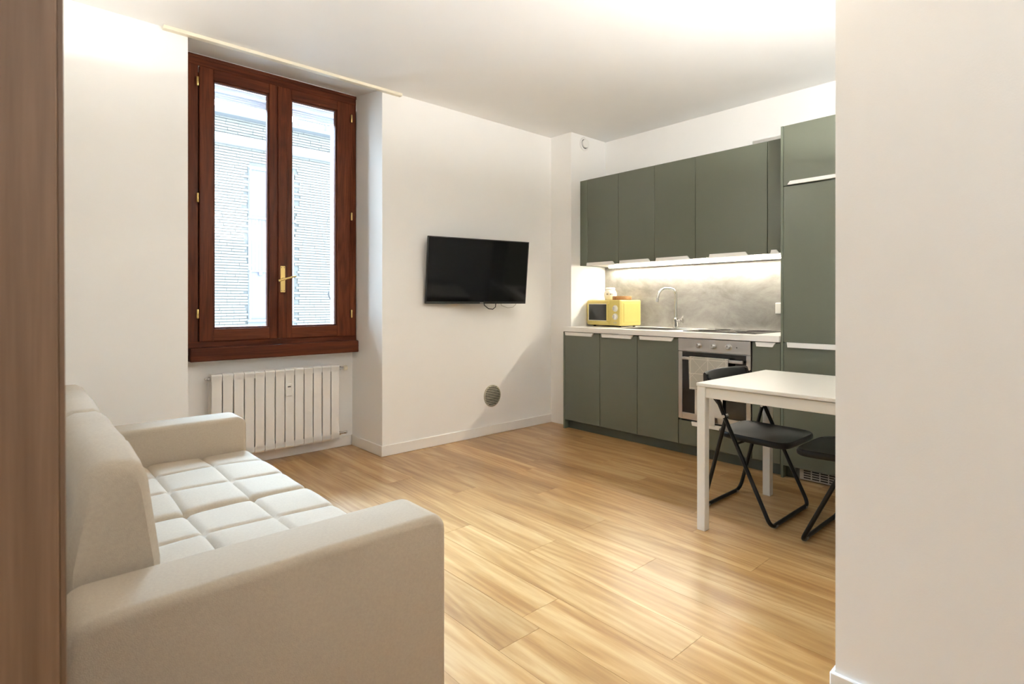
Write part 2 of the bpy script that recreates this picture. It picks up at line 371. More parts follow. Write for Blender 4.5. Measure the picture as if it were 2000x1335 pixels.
tube(b, [(1.404, 4.010, 1.296), (1.448, 4.009, 1.311), (1.50, 4.008, 1.326), (1.525, 4.012, 1.332)], .0075, 10, .006)
obj('lever_handle', b, 'brass', hp, 40)
# half-lowered roller shutter and its rail outside the glass
sh = obj('shutter_box', box(0.955, 1.965, 4.26, 4.40, 2.632, 2.66), 'outer', win)
for i in range(4): obj('shutter_slat', box(0.957, 1.963, 4.30, 4.312, 2.625 - i * .016, 2.6395 - i * .016, .002, 1), 'shutter', sh)
obj('shutter_guide', box(1.940, 1.9648, 4.285, 4.33, 0.85, 2.632), 'outer', win)
b = bmesh.new(); tube(b, [(1.938, 4.36, 1.165), (1.92, 4.36, 1.205), (1.925, 4.36, 1.235)], .007, 8); obj('shutter_stop', b, 'ink', win)

tag(obj('curtain_track', box(0.64, 2.19, 3.652, 3.6898, 2.6985, 2.7190, .002, 1), 'cream'), 'slim cream curtain track fixed along the ceiling above the window', 'curtain track')

# ------------------------------------------------------------------ house across the street
FX = 11.0
bd = thing('opposite_building', 'pale brick house front across the street seen through the window', 'building', (3.8, FX, -4))
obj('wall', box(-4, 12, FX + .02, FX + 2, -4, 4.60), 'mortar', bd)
verts, faces = [], []
def brickbox(x0, x1, y0, y1, z0, z1):
    k = len(verts)
    verts.extend([(x0, y0, z0), (x1, y0, z0), (x1, y0, z1), (x0, y0, z1), (x0, y1, z0), (x1, y1, z0), (x1, y1, z1), (x0, y1, z1)])
    faces.extend([(k, k + 1, k + 2, k + 3), (k + 4, k + 7, k + 6, k + 5), (k, k + 4, k + 5, k + 1), (k + 3, k + 2, k + 6, k + 7), (k, k + 3, k + 7, k + 4), (k + 1, k + 5, k + 6, k + 2)])
z, r = -1.0, 0
while z < 4.52:
    x = 1.0 + random.uniform(0, .2)
    while x < 8.0:
        if not (3.27 < x + .1 < 4.15 and z < 3.75) and not (4.0 < z < 4.23):
            p = random.uniform(0, .012); brickbox(x, x + .2165, FX - p, FX + .03, z, z + .040)
        x += .22
    z += .0515; r += 1
me = bpy.data.meshes.new('brick_courses'); me.from_pydata([(a - 3.8, b_ - FX, c + 4) for a, b_, c in verts], [], faces); me.materials.append(M['brick'])
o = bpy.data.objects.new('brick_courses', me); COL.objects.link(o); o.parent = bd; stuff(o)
obj('cornice', prism(bmesh.new(), [(FX + .03, 4.03), (FX - .06, 4.035), (FX - .10, 4.07), (FX - .10, 4.215), (FX + .03, 4.225)], 'x', -4, 12), 'stone', bd)
obj('ledge', prism(bmesh.new(), [(FX + .03, 4.53), (FX - .14, 4.56), (FX - .14, 4.61), (FX + .03, 4.625)], 'x', -4, 12), 'facadegrey', bd)
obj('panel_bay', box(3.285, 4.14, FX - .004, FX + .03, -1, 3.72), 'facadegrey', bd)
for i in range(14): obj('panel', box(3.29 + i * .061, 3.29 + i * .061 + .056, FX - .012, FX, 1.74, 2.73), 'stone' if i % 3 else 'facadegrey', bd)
for zz0, zz1, mm in ((2.76, 3.655, 'shutterblue'), (0.83, 1.735, 'panelilac')):
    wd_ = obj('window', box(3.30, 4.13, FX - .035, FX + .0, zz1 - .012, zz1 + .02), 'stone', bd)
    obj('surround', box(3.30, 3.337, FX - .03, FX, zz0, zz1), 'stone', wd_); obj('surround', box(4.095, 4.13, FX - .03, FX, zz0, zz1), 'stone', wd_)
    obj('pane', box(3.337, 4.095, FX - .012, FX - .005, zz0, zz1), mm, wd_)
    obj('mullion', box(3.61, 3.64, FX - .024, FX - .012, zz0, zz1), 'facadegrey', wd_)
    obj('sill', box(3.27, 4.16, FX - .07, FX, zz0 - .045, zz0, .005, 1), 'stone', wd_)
obj('awning_bracket', box(3.47, 3.53, FX - .06, FX - .02, 1.66, 1.74, .01, 1), 'stone', bd)
obj('attic_wall', box(2.4, 12, FX + .9, FX + 1.8, 4.6, 5.0), 'stone', bd)
for i in range(5):
    p = obj('roof_box', box(2.9 + i * .75, 3.3 + i * .75, FX + .5, FX + .8, 4.6, 4.73 + .05 * (i % 3), .01, 1), 'facadegrey' if i % 2 else 'brick', bd)
b = bmesh.new(); tube(b, [(4.3, FX + .2, 4.86), (6.2, FX + .2, 4.86)], .018, 6); tube(b, [(4.3, FX + .2, 4.6), (4.3, FX + .2, 4.86)], .018, 6); tube(b, [(4.88, FX + .2, 4.6), (4.88, FX + .2, 4.86)], .03, 6)
obj('railing', b, 'facadegrey', bd)
struct('street', box(-12, 20, 4.6, FX, -4.2, -4), 'street', 'grey street between the two houses', 'street')

# ------------------------------------------------------------------ radiator
NS = 13; RX0, RX1 = 0.982, 1.878; RZ0, RZ1 = 0.087, 0.665; RY = 4.057
rad = thing('radiator', 'white sectional wall radiator in the recess under the window', 'radiator', (1.43, YB, 0))
pw = (RX1 - RX0) / NS
def section(x0):
    b = box(x0 + .003, x0 + pw - .003, RY, RY + .012, RZ0 + .012, RZ1 - .010, .004, 2)
    bx(b, x0 + .028, x0 + pw - .028, RY + .012, RY + .085, RZ0 + .02, RZ1 - .02)
    b2 = [(RY, RZ1 - .018), (RY + .006, RZ1 - .006), (RY + .03, RZ1), (RY + .07, RZ1 - .004), (RY + .09, RZ1 - .016), (RY + .09, RZ1 - .05), (RY, RZ1 - .05)]
    prism(b, b2, 'x', x0 + .0015, x0 + pw - .0015)
    b3 = [(RY, RZ0 + .018), (RY + .008, RZ0 + .004), (RY + .03, RZ0), (RY + .07, RZ0 + .004), (RY + .09, RZ0 + .016), (RY + .09, RZ0 + .05), (RY, RZ0 + .05)]
    prism(b, b3, 'x', x0 + .0015, x0 + pw - .0015)
    bx(b, x0 + .003, x0 + pw - .003, RY + .078, RY + .09, RZ0 + .012, RZ1 - .010)
    return b
sec0 = None
for i in range(NS):
    if sec0 is None: sec0 = obj('section', section(RX0), 'rad', rad)
    else:
        c = sec0.copy(); COL.objects.link(c); c.location.x = i * pw
for zz, up in ((RZ1 - .035, 1), (RZ0 + .04, 0)):
    b = bmesh.new(); tube(b, [(RX1, RY + .045, zz), (RX1 + .055, RY + .045, zz)], .011, 10)
    tube(b, [(RX1 + .03, RY + .045, zz), (RX1 + .03, YB - .001, zz)], .009, 10)
    lathe(b, [(.014, -.012), (.016, 0), (.014, .012)], 12, (RX1 + .018, RY + .045, zz), RX)
    v = obj('valve', b, 'chrome', rad, 40)
    b = bmesh.new(); k = 1 if up else .6
    lathe(b, [(.010, 0), (.019 * k, .006), (.021 * k, .02), (.019 * k, .03), (0, .033)], 14, (RX1 + .05, RY + .045, zz), RX)
    relabel(obj('valve_cap', b, 'cream' if up else 'chrome', v, 40), 'cream valve cap' if up else 'small chrome valve cap')
b = bmesh.new(); lathe(b, [(.012, 0), (.012, .012), (.007, .016), (.007, .03), (0, .031)], 12, (RX0, RY + .045, RZ1 - .035), RXn); obj('bleed_plug', b, 'steel', rad, 40)
mt = obj('heat_meter', box(1.463, 1.507, RY - .024, RY - .0005, 0.468, 0.556, .004, 2), 'white', rad); relabel(mt, 'small white heat meter')
obj('meter_display', box(1.474, 1.496, RY - .0255, RY - .0235, 0.532, 0.540), 'ink', mt)
for xx in (RX0 + .2, RX1 - .22): obj('wall_bracket', box(xx, xx + .02, RY + .085, YB - .001, RZ1 - .12, RZ1 - .07), 'rad', rad)

# ------------------------------------------------------------------ wall vents
vt = thing('wall_vent', 'round beige louvred vent low on the wall under the television', 'vent', (3.105, YW, 0.334))
b = bmesh.new(); n = 40; ro, ri = .094, .086
lathe(b, [(ri, 0), (ro, 0), (ro, .006), (ri, .011), (ri, 0)], n, (3.105, YW, .334), RYn); obj('vent_ring', b, 'ventbeige', vt, 40)
b = bmesh.new(); lathe(b, [(0, 0.0005), (ri, 0.0005), (ri, .0015), (0, .0015)], n, (3.105, YW, .334), RYn); obj('vent_back', b, 'darkgap', vt)
for i in range(12):
    dz = -.078 + i * .0142; wdt = math.sqrt(max(1e-5, ri ** 2 - dz ** 2)) - .001
    if wdt > .015: obj('slat', prism(bmesh.new(), [(YW - .009, .334 + dz - .004), (YW - .0105, .334 + dz - .003), (YW - .004, .334 + dz + .0015), (YW - .003, .334 + dz + .0005)], 'x', 3.105 - wdt, 3.105 + wdt), 'ventbeige', vt)
cv = thing('extract_vent', 'round white extract vent high on the column above the cupboards', 'vent', (4.023, YC, 2.640))
b = bmesh.new(); lathe(b, [(.045, 0), (.062, 0), (.064, .008), (.058, .014), (.045, .012), (.045, 0)], 36, (4.023, YC, 2.64), RYn); obj('vent_rim', b, 'white', cv, 40)
b = bmesh.new(); lathe(b, [(0, .001), (.045, .001), (.045, .003), (0, .003)], 36, (4.023, YC, 2.64), RYn); obj('vent_throat', b, 'darkgap', cv)
b = bmesh.new(); lathe(b, [(0, .004), (.036, .004), (.0395, .014), (.036, .022), (.02, .026), (0, .027)], 36, (4.025, YC, 2.642), RYn); obj('vent_disc', b, 'white', cv, 40)

# ------------------------------------------------------------------ wardrobe
wd = thing('wardrobe', 'tall brown wood grained wardrobe whose side panel fills the near edge', 'wardrobe', (-0.25, 0.97, 0))
lean = 0.0041
def leaned(o):
    for v in o.data.vertices: v.co.x -= (v.co.z - 1.13) * lean
    return o
leaned(obj('side_panel', box(-0.56, 0.0385, 0.800, 0.818, 0.004, 2.33, .001, 1), 'ward', wd))
leaned(obj('edge_strip', box(0.0385, 0.0447, 0.803, 0.825, 0.004, 2.33, .001, 1), 'wardedge', wd))
leaned(obj('carcass', box(-0.55, 0.0375, 0.818, 1.14, 0.004, 2.33), 'ward', wd))
leaned(obj('door', box(0.0377, 0.0435, 0.828, 1.138, 0.06, 2.326, .001, 1), 'wardedge', wd))

# ------------------------------------------------------------------ sofa
sf = thing('sofa', 'cream fabric two seat sofa with quilted seat cushions and square arms', 'sofa', (0.45, 2.08, 0))
SX0, SX1 = 0.060, 0.835
def soft_box(x0, x1, y0, y1, z0, z1, r, cuts=0, seg=5):
    b = box(x0, x1, y0, y1, z0, z1, r, seg); return b
def arm(y0, y1):
    b = bmesh.new(); r = .045; pr = []
    # side outline in x-z with rounded upper corners, its faces softened by a bevel
    for cx_, cz_, a0 in ((SX1 - r, .60 - r, 0), (SX0 + r, .60 - r, PI / 2)):
        for i in range(7): a = a0 + i * PI / 12; pr.append((cx_ + r * math.cos(a), cz_ + r * math.sin(a)))
    pr = [(SX1, .05)] + pr + [(SX0, .05)]
    prism(b, pr, 'y', y0, y1)
    ed = [e for e in b.edges if abs(e.verts[0].co.y - e.verts[1].co.y) < 1e-6]
    bmesh.ops.bevel(b, geom=ed, offset=.020, segments=4, profile=.5, affect='EDGES')
    return b
obj('armrest', arm(1.172, 1.350), 'fabric', sf, 50)
obj('armrest', arm(2.810, 2.985), 'fabric', sf, 50)
obj('base', box(0.075, 0.80, 1.352, 2.808, .05, .30, .012, 2), 'fabric', sf, 50)
for xx in (.11, .78):
    for yy in (1.25, 2.90):
        b = bmesh.new(); lathe(b, [(.018, 0), (.024, .05), (0, .05)], 12, (xx, yy, 0)); obj('foot', b, 'blackplastic', sf)
def quilt(x0, x1, y0, y1, z0, z1, nx, ny, name):
    """cushion with a 3x3 quilted top: puffed squares between stitched grooves"""
    NX, NY = 54, 60; b = bmesh.new(); top = {}
    def puff(u, n):
        t = (u * n) % 1.0; return t
    rr = .035
    for i in range(NX + 1):
        for j in range(NY + 1):
            u, v = i / NX, j / NY; xq = x0 + u * (x1 - x0); yq = y0 + v * (y1 - y0)
            gx = min(abs(u - k / nx) for k in range(1, nx)) * (x1 - x0); gy = min(abs(v - k / ny) for k in range(1, ny)) * (y1 - y0)
            d = min(gx, gy); groove = -.009 * math.exp(-(d / .006) ** 2) - .0035 * math.exp(-(d / .028) ** 2)
            ex = min(xq - x0, x1 - xq); ey = min(yq - y0, y1 - yq)
            ed = 0
            for e in (ex, ey):
                if e < rr: ed -= rr - math.sqrt(max(0, rr * rr - (rr - e) ** 2))
            zz = z1 + groove + max(ed, -rr * 1.2) + .012 * math.sin(PI * u) * math.sin(PI * v) + .0025 * math.sin(9 * xq + 13 * yq)
            top[i, j] = b.verts.new((xq, yq, zz))
    for i in range(NX):
        for j in range(NY): b.faces.new((top[i, j], top[i + 1, j], top[i + 1, j + 1], top[i, j + 1]))
    ring = [(i, 0) for i in range(NX)] + [(NX, j) for j in range(NY)] + [(i, NY) for i in range(NX, 0, -1)] + [(0, j) for j in range(NY, 0, -1)]
    bot = []
    for q in ring:
        v = top[q].co; bot.append(b.verts.new((v.x, v.y, z0)))
    for k in range(len(ring)):
        k2 = (k + 1) % len(ring); b.faces.new((top[ring[k]], bot[k], bot[k2], top[ring[k2]]))
    b.faces.new(bot[::-1]); bmesh.ops.recalc_face_normals(b, faces=b.faces[:]); return b
obj('seat_cushion', quilt(0.215, 0.842, 1.353, 2.078, .30, .447, 3, 3, ''), 'fabric', sf, 60)
obj('seat_cushion', quilt(0.215, 0.842, 2.084, 2.807, .30, .447, 3, 3, ''), 'fabric', sf, 60)
def back(y0, y1):
    b = bmesh.new(); prof = [(.066, .30), (.072, .62), (.098, .79), (.112, .812), (.135, .824), (.185, .824), (.203, .812), (.214, .78), (.236, .60), (.236, .30)]
    ny = 30; rows = []
    for j in range(ny + 1):
        v = j / ny; yq = y0 + v * (y1 - y0); e = min(yq - y0, y1 - yq); k = 0 if e > .03 else .016 * (1 - e / .03) ** 2
        sag = -.007 * (abs(v - .5) * 2) ** 2 + .003 * math.sin(17 * yq) - .006 * math.exp(-((v - .34) / .02) ** 2) - .006 * math.exp(-((v - .67) / .02) ** 2)
        rows.append([b.verts.new((xx + (k if xx < .15 else -k), yq, zz + (sag - k if zz > .7 else 0))) for xx, zz in prof])
    for a, c in zip(rows, rows[1:]):
        for i in range(len(prof)): b.faces.new((a[i], a[(i + 1) % len(prof)], c[(i + 1) % len(prof)], c[i]))
    b.faces.new(rows[0]); b.faces.new(rows[-1][::-1]); bmesh.ops.recalc_face_normals(b, faces=b.faces[:]); return b
obj('back_cushion', back(1.358, 2.080), 'fabric', sf, 50)
obj('back_cushion', back(2.088, 2.806), 'fabric', sf, 50)

# ------------------------------------------------------------------ television
tv = thing('television', 'black flat screen television on a swivel arm beside the window', 'television', (2.836, 3.531, 1.395), -0.203)
W2, H2, TILT = .459, .264, .118
R = Matrix.Rotation(TILT, 4, 'X')
def tvp(name, b, m, par=tv, sm=None):
    bmesh.ops.transform(b, matrix=R, verts=b.verts[:]); return obj(name, b, m, par, sm, at=False)
cs = tvp('casing', box(-W2, W2, 0.0, .020, -H2, H2, .004, 2), 'blackplastic')
b = box(-W2 + .10, W2 - .10, .020, .052, -H2 + .04, H2 - .12, .012, 2); tvp('rear_housing', b, 'blackplastic')
tvp('screen', box(-W2 + .008, W2 - .008, -.0012, .004, -H2 + .018, H2 - .008), 'screen')
b = bmesh.new()
for a in ((-W2, W2, H2 - .008, H2), (-W2, W2, -H2, -H2 + .018), (-W2, -W2 + .008, -H2, H2), (W2 - .008, W2, -H2, H2)): bx(b, a[0], a[1], -.003, .004, a[2], a[3], .001, 1)
tvp('bezel', b, 'blackplastic')
tvp('maker_badge', box(.018, .050, -.0045, -.003, -H2 + .004, -H2 + .011, .0006, 1), 'steel')
b = box(-.11, .11, .050, .060, -.11, .11, .002, 1); tvp('mount_plate', b, 'blackmetal')
b = bmesh.new(); bx(b, -.02, .02, .058, .135, -.03, .03, .003, 1); obj('mount_arm', b, 'blackmetal', tv, at=False)
b = bmesh.new(); tube(b, [(.055, .03, -.23), (.06, .03, -.275), (.10, .03, -.304), (.14, .03, -.308), (.165, .03, -.29), (.17, .03, -.24)], .004, 8); relabel(obj('cable', b, 'blackplastic', tv, 60, at=False), 'black cable loop')
b = bmesh.new(); tube(b, [(.21, .04, -.23), (.23, .04, -.278), (.29, .04, -.297), (.34, .04, -.292), (.37, .04, -.268), (.37, .04, -.22)], .0022, 8); relabel(obj('cable', b, 'grey', tv, 60, at=False), 'thin grey cable loop')

# ------------------------------------------------------------------ kitchen base units
GAP = .0021
def pull_bar(y0, y1, zc, flip, parent, xf=XF, ht=.030):
    """white edge pull along y; front lip with one slanted end (towards y0)"""
    b = bmesh.new(); s = .020
    if flip: pts = [(y1, zc), (y0, zc), (y0 + s, zc + ht), (y1 - .006, zc + ht)]          # hangs under an upper door: slanted upper end
    else: pts = [(y1, zc + ht), (y0, zc + ht), (y0 + s, zc), (y1 - .006, zc)]
    prism(b, pts, 'x', xf - .014, xf - .0005)
    return obj('handle', b, 'pull', parent)
def base_unit(y0, y1, label, hy, top=.876):
    t = thing('base_cabinet', label, 'cabinet', ((XF + XK) / 2, (y0 + y1) / 2, .08), group='green base cupboards under the worktop')
    obj('carcass', box(XF + .020, XK - .012, y0 + .001, y1 - .001, .08, top), 'greenbody', t)
    if top < .8: obj('front_rail', box(XF + .020, XF + .040, y0 + .001, y1 - .001, top, .876), 'greenbody', t)
    d = obj('door', box(XF, XF + .018, y0 + GAP, y1 - GAP, .083, .872, .0007, 1), 'green', t)
    pull_bar(hy[0], hy[1], .847, False, d)
    return t
def ypx(px, X):      # world y where the image column px crosses the plane x = X
    s, c = math.sin(TH), math.cos(TH); a = (px - CX) / F; return X / (s + a * c) * (c - a * s)
B = [3.412, 3.010, 2.6276, 2.2569, 1.6994, 1.5103]
base_unit(B[1], B[0], 'green base cupboard at the column end, under the yellow microwave', (ypx(1160, XF), ypx(1105, XF)))
base_unit(B[2], B[1], 'green base cupboard second from the column, left of the sink cupboard', (ypx(1238, XF), ypx(1176, XF)), .754)
base_unit(B[3], B[2], 'green base cupboard directly left of the oven, under the sink', (ypx(1317, XF), ypx(1250, XF)), .754)
base_unit(B[5], B[4], 'narrow green base cupboard between the oven and the tall cupboard', (ypx(1516, XF), ypx(1477, XF)))
ep = tag(obj('end_panel', box(XF + .001, XK - .002, 3.4135, YC - .0005, 0, .880, .001, 1), 'greenbody'), 'thin green end panel between the first base cupboard and the column', 'panel')
oc = thing('oven_cabinet', 'green drawer unit below the built-in oven', 'cabinet', ((XF + XK) / 2, 1.978, .08))
b = box(XF + .02, XK - .012, B[4] + .001, B[3] - .001, .08, .262); bx(b, XF + .02, XK - .012, B[4] + .001, B[4] + .012, .262, .876); bx(b, XF + .02, XK - .012, B[3] - .012, B[3] - .001, .262, .876)
obj('carcass', b, 'greenbody', oc)
dr = obj('drawer', box(XF, XF + .018, B[4] + GAP, B[3] - GAP, .083, .262, .0007, 1), 'green', oc)
pull_bar(ypx(1442, XF), ypx(1352, XF), .236, False, dr)
tag(obj('plinth', box(XF + .055, XF + .070, 1.43, 3.412, 0, .078), 'plinth'), 'dark green recessed plinth along the foot of the base cupboards', 'plinth')

# worktop with a sink cut-out
SKX0, SKX1, SKY0, SKY1 = 3.85, 4.18, 2.42, 2.90
WZ0, WZ1 = .882, .922; WX0 = XF - .022
b = bmesh.new()
outer = [(WX0, B[5] + .001), (XK - .001, B[5] + .001), (XK - .001, YC - .0005), (WX0, YC - .0005)]
inner = [(SKX0, SKY0), (SKX1, SKY0), (SKX1, SKY1), (SKX0, SKY1)]
vo = {}
for zz in (WZ0, WZ1):
    vo[zz] = ([b.verts.new((*p, zz)) for p in outer], [b.verts.new((*p, zz)) for p in inner])
for i in range(4):
    j = (i + 1) % 4
    for zz in (WZ0, WZ1): b.faces.new((vo[zz][0][i], vo[zz][0][j], vo[zz][1][j], vo[zz][1][i]))
    b.faces.new((vo[WZ0][0][i], vo[WZ0][0][j], vo[WZ1][0][j], vo[WZ1][0][i])); b.faces.new((vo[WZ0][1][i], vo[WZ0][1][j], vo[WZ1][1][j], vo[WZ1][1][i]))
bmesh.ops.recalc_face_normals(b, faces=b.faces[:])
tag(obj('worktop', b, 'work'), 'long white kitchen worktop over the green base cupboards', 'worktop')
tag(obj('splashback', box(XK - .010, XK - .0005, 1.5125, YC - .001, WZ1 + .0003, 1.4845), 'concrete'), 'grey concrete effect splashback panel above the worktop', 'splashback')

sk = thing('sink', 'stainless steel sink sunk into the worktop beside the microwave', 'sink', (4.015, 2.66, WZ1))
b = bmesh.new(); t_ = .002; z0 = .76
for a in ((SKX0 + .001, SKX0 + .004, SKY0 + .001, SKY1 - .001), (SKX1 - .004, SKX1 - .001, SKY0 + .001, SKY1 - .001), (SKX0 + .004, SKX1 - .004, SKY0 + .001, SKY0 + .004), (SKX0 + .004, SKX1 - .004, SKY1 - .004, SKY1 - .001)):
    bx(b, a[0], a[1], a[2], a[3], z0, WZ1 + .001)
bx(b, SKX0 + .001, SKX1 - .001, SKY0 + .001, SKY1 - .001, z0 - .003, z0); obj('basin', b, 'steelrough', sk)
b = bmesh.new()
for a in ((SKX0 - .014, SKX0 + .002, SKY0 - .014, SKY1 + .014), (SKX1 - .002, SKX1 + .014, SKY0 - .014, SKY1 + .014), (SKX0 + .002, SKX1 - .002, SKY0 - .014, SKY0 + .002), (SKX0 + .002, SKX1 - .002, SKY1 - .002, SKY1 + .014)):
    bx(b, a[0], a[1], a[2], a[3], WZ1 + .0002, WZ1 + .002)
obj('rim', b, 'steel', sk)
b = bmesh.new(); lathe(b, [(0, 0), (.04, 0), (.043, .002), (.03, .004), (0, .003)], 20, (4.015, 2.66, z0)); obj('drain', b, 'chrome', sk, 40)

fa = thing('faucet', 'chrome swan neck kitchen tap behind the sink', 'tap', (4.235, 2.583, WZ1))
bx0, by0 = 4.235, 2.583
b = bmesh.new(); lathe(b, [(.027, 0), (.027, .006), (.020, .010), (.019, .055), (.021, .058), (.021, .085), (.015, .090), (0, .090)], 24, (bx0, by0, WZ1)); obj('body', b, 'chrome', fa, 40)
pts = fillet([(bx0, by0, 1.0), (bx0, by0, 1.262), (bx0 - .115, by0 + .083, 1.262), (bx0 - .138, by0 + .100, 1.150)], .056, 10)
b = bmesh.new(); tube(b, pts, .0118, 14); obj('spout', b, 'chrome', fa, 60)
b = bmesh.new(); tube(b, [pts[-1] + Vector((.004, -.003, .030)), pts[-1] + Vector((-.001, .001, -.004))], .0145, 14); obj('aerator', b, 'steel', fa, 40)
b = bmesh.new(); tube(b, [(bx0, by0, .985), (bx0 + .012, by0 - .045, .985)], .017, 14); tube(b, [(bx0 + .008, by0 - .040, .990), (bx0 + .012, by0 - .062, 1.030)], .0055, 8)
lathe(b, [(.020, -.008), (.021, 0), (.020, .010), (0, .011)], 14, (bx0 + .013, by0 - .048, .985), RYn); obj('lever', b, 'chrome', fa, 40)

hb = thing('hob', 'flat black glass induction hob set into the worktop above the oven', 'hob', (4.07, 2.0, WZ1))
obj('glass_top', box(3.825, 4.300, 1.715, 2.275, WZ1 + .0003, WZ1 + .0055, .001, 1), 'blackglass', hb)
for cx_, cy_, r_ in ((3.97, 1.85, .072), (3.97, 2.13, .09), (4.19, 1.85, .09), (4.19, 2.13, .072)):
    b = bmesh.new(); lathe(b, [(r_ - .0015, 0), (r_, 0), (r_, .0002), (r_ - .0015, .0002), (r_ - .0015, 0)], 32, (cx_, cy_, WZ1 + .0055)); obj('zone_ring', b, 'grey', hb)

# ------------------------------------------------------------------ oven with towel
ov = thing('oven', 'stainless steel built-in oven with three knobs and black glass door', 'oven', ((XF + XK) / 2, 1.978, .27))
OY0, OY1 = B[4] + .004, B[3] - .004
obj('body', box(XF + .012, XK - .05, OY0 + .010, OY1 - .010, .272, .872), 'steelrough', ov)
cp = obj('control_panel', box(XF - .010, XF + .012, OY0, OY1, .782, .877, .002, 1), 'steel', ov)
for px_ in (1363, 1391, 1421):
    yk = ypx(px_, XF - .02) - .004
    b = bmesh.new(); lathe(b, [(.022, 0), (.022, .004), (.0165, .006), (.0150, .026), (.012, .029), (0, .029)], 20, (XF - .010, yk, .829), RXn); k_ = obj('knob', b, 'steel', cp, 40)
    bm = box(XF - .0405, XF - .0385, yk - .0012, yk + .0012, .829, .843); obj('knob_pointer', bm, 'ink', k_)
b = bmesh.new(); lathe(b, [(.004, 0), (.004, .002), (0, .002)], 12, (XF - .010, ypx(1439, XF - .01), .829), RXn); obj('indicator_light', b, 'ink', cp)
od = obj('door', box(XF - .006, XF + .012, OY0 + .032, OY1 - .032, .325, .776, .001, 1), 'blackglass', ov); relabel(od, 'black glass oven door')
b = bmesh.new(); bx(b, XF - .008, XF + .011, OY0, OY0 + .0318, .278, .7785, .0015, 1); bx(b, XF - .008, XF + .011, OY1 - .0318, OY1, .278, .7785, .0015, 1); bx(b, XF - .008, XF + .011, OY0 + .0318, OY1 - .0318, .278, .3248, .0015, 1)
obj('door_frame', b, 'steel', od)
HX, HZ = XF - .046, .733
b = bmesh.new(); bx(b, HX - .006, HX + .006, OY0 + .035, ypx(1333, HX), HZ - .011, HZ + .011, .004, 2)
for yy in (OY0 + .06, OY1 - .055): bx(b, HX, XF - .006, yy - .008, yy + .008, HZ - .008, HZ + .008, .002, 1)
obj('handle', b, 'steel', od)
# towel: a wavy sheet folded over the handle
TY1, TY0 = ypx(1347, HX), ypx(1424, HX)
tw = thing('tea_towel', 'grey tea towel with white line print hanging from the oven handle', 'towel', (HX, (TY0 + TY1) / 2, HZ))
def sheet(y0, y1, zt, zb, x_, amp, th=.004, ph=0, flare=0.0):
    b = bmesh.new(); ny, nz = 22, 14; F_, K_ = [], []
    for j in range(nz + 1):
        v = j / nz; zz = zt + (zb - zt) * v; f, k = [], []
        for i in range(ny + 1):
            u = i / ny; yy = y0 + (y1 - y0) * u; yy += flare * v * (u - .5) * .3
            off = amp * math.sin(u * 9 + ph) * (.3 + .7 * v) + amp * .6 * math.sin(u * 17 + 2 * ph + v)
            f.append(b.verts.new((x_ + off - th / 2, yy, zz))); k.append(b.verts.new((x_ + off + th / 2, yy, zz)))
        F_.append(f); K_.append(k)
    for j in range(nz):
        for i in range(ny):
            b.faces.new((F_[j][i], F_[j][i + 1], F_[j + 1][i + 1], F_[j + 1][i])); b.faces.new((K_[j][i], K_[j + 1][i], K_[j + 1][i + 1], K_[j][i + 1]))
    for i in range(ny):
        b.faces.new((F_[0][i], K_[0][i], K_[0][i + 1], F_[0][i + 1])); b.faces.new((F_[nz][i], F_[nz][i + 1], K_[nz][i + 1], K_[nz][i]))
    for j in range(nz):
        b.faces.new((F_[j][0], F_[j + 1][0], K_[j + 1][0], K_[j][0])); b.faces.new((F_[j][ny], K_[j][ny], K_[j + 1][ny], F_[j + 1][ny]))
    bmesh.ops.recalc_face_normals(b, faces=b.faces[:]); return b
obj('front_fold', sheet(TY0, TY1, HZ + .010, .512, HX - .014, .0025, flare=-.04), 'towel', tw, 60)
b = sheet(ypx(1412, HX + .02), ypx(1358, HX + .02), HZ + .010, .325, HX + .014, .0025, ph=1.3)
relabel(obj('back_fold', b, 'toweled', tw, 60), 'plain pale back fold hanging lower')
b = bmesh.new(); tube(b, [(HX - .014, TY0 + .004, HZ + .010), (HX - .014, TY1 - .004, HZ + .010)], .003, 6)
bx(b, HX - .016, HX + .016, TY0 + .002, TY1 - .002, HZ + .0115, HZ + .016, .002, 1); obj('top_fold', b, 'towel', tw)
obj('care_tag', box(HX + .010, HX + .013, ypx(1394, HX), ypx(1383, HX), .262, .338), 'toweled', tw)

# ------------------------------------------------------------------ tall cupboard
tl = thing('tall_cabinet', 'tall green cupboard with white edge pulls at the end of the kitchen', 'cabinet', ((XF + XK) / 2, 1.21, 0))
TY = .905
obj('side_panel', box(XF + .001, XK - .002, 1.494, 1.5098, 0, 2.291, .001, 1), 'greenbody', tl)
obj('carcass', box(XF + .020, XK - .012, TY, 1.4935, .085, 2.288), 'greenbody', tl)
d1 = obj('door', box(XF, XF + .018, TY, 1.4915, 1.899, 2.289, .0007, 1), 'green', tl)
d2 = obj('door', box(XF, XF + .018, TY, 1.4915, .886, 1.894, .0007, 1), 'green', tl)
d3 = obj('door', box(XF, XF + .018, TY, 1.4915, .083, .880, .0007, 1), 'green', tl)
def tall_pull(y0, y1, z0, z1, par):
    b = bmesh.new(); prism(b, [(y1, z0), (y0, z0), (y0, z1), (y1 - .016, z1)] if z0 > 1.5 else [(y1 - .004, z0), (y0, z0), (y0, z1), (y1, z1)], 'x', XF - .014, XF - .0005); obj('handle', b, 'pull', par)
tall_pull(TY + .03, 1.463, 1.902, 1.924, d1); tall_pull(TY + .03, 1.466, .852, .884, d3)
obj('plinth', box(XF + .055, XF + .070, TY, 1.427, 0, .080), 'plinth', tl)
gr = obj('vent_grille', box(XF + .048, XF + .0548, TY + .05, 1.410, .004, .074, .001, 1), 'grey', tl)
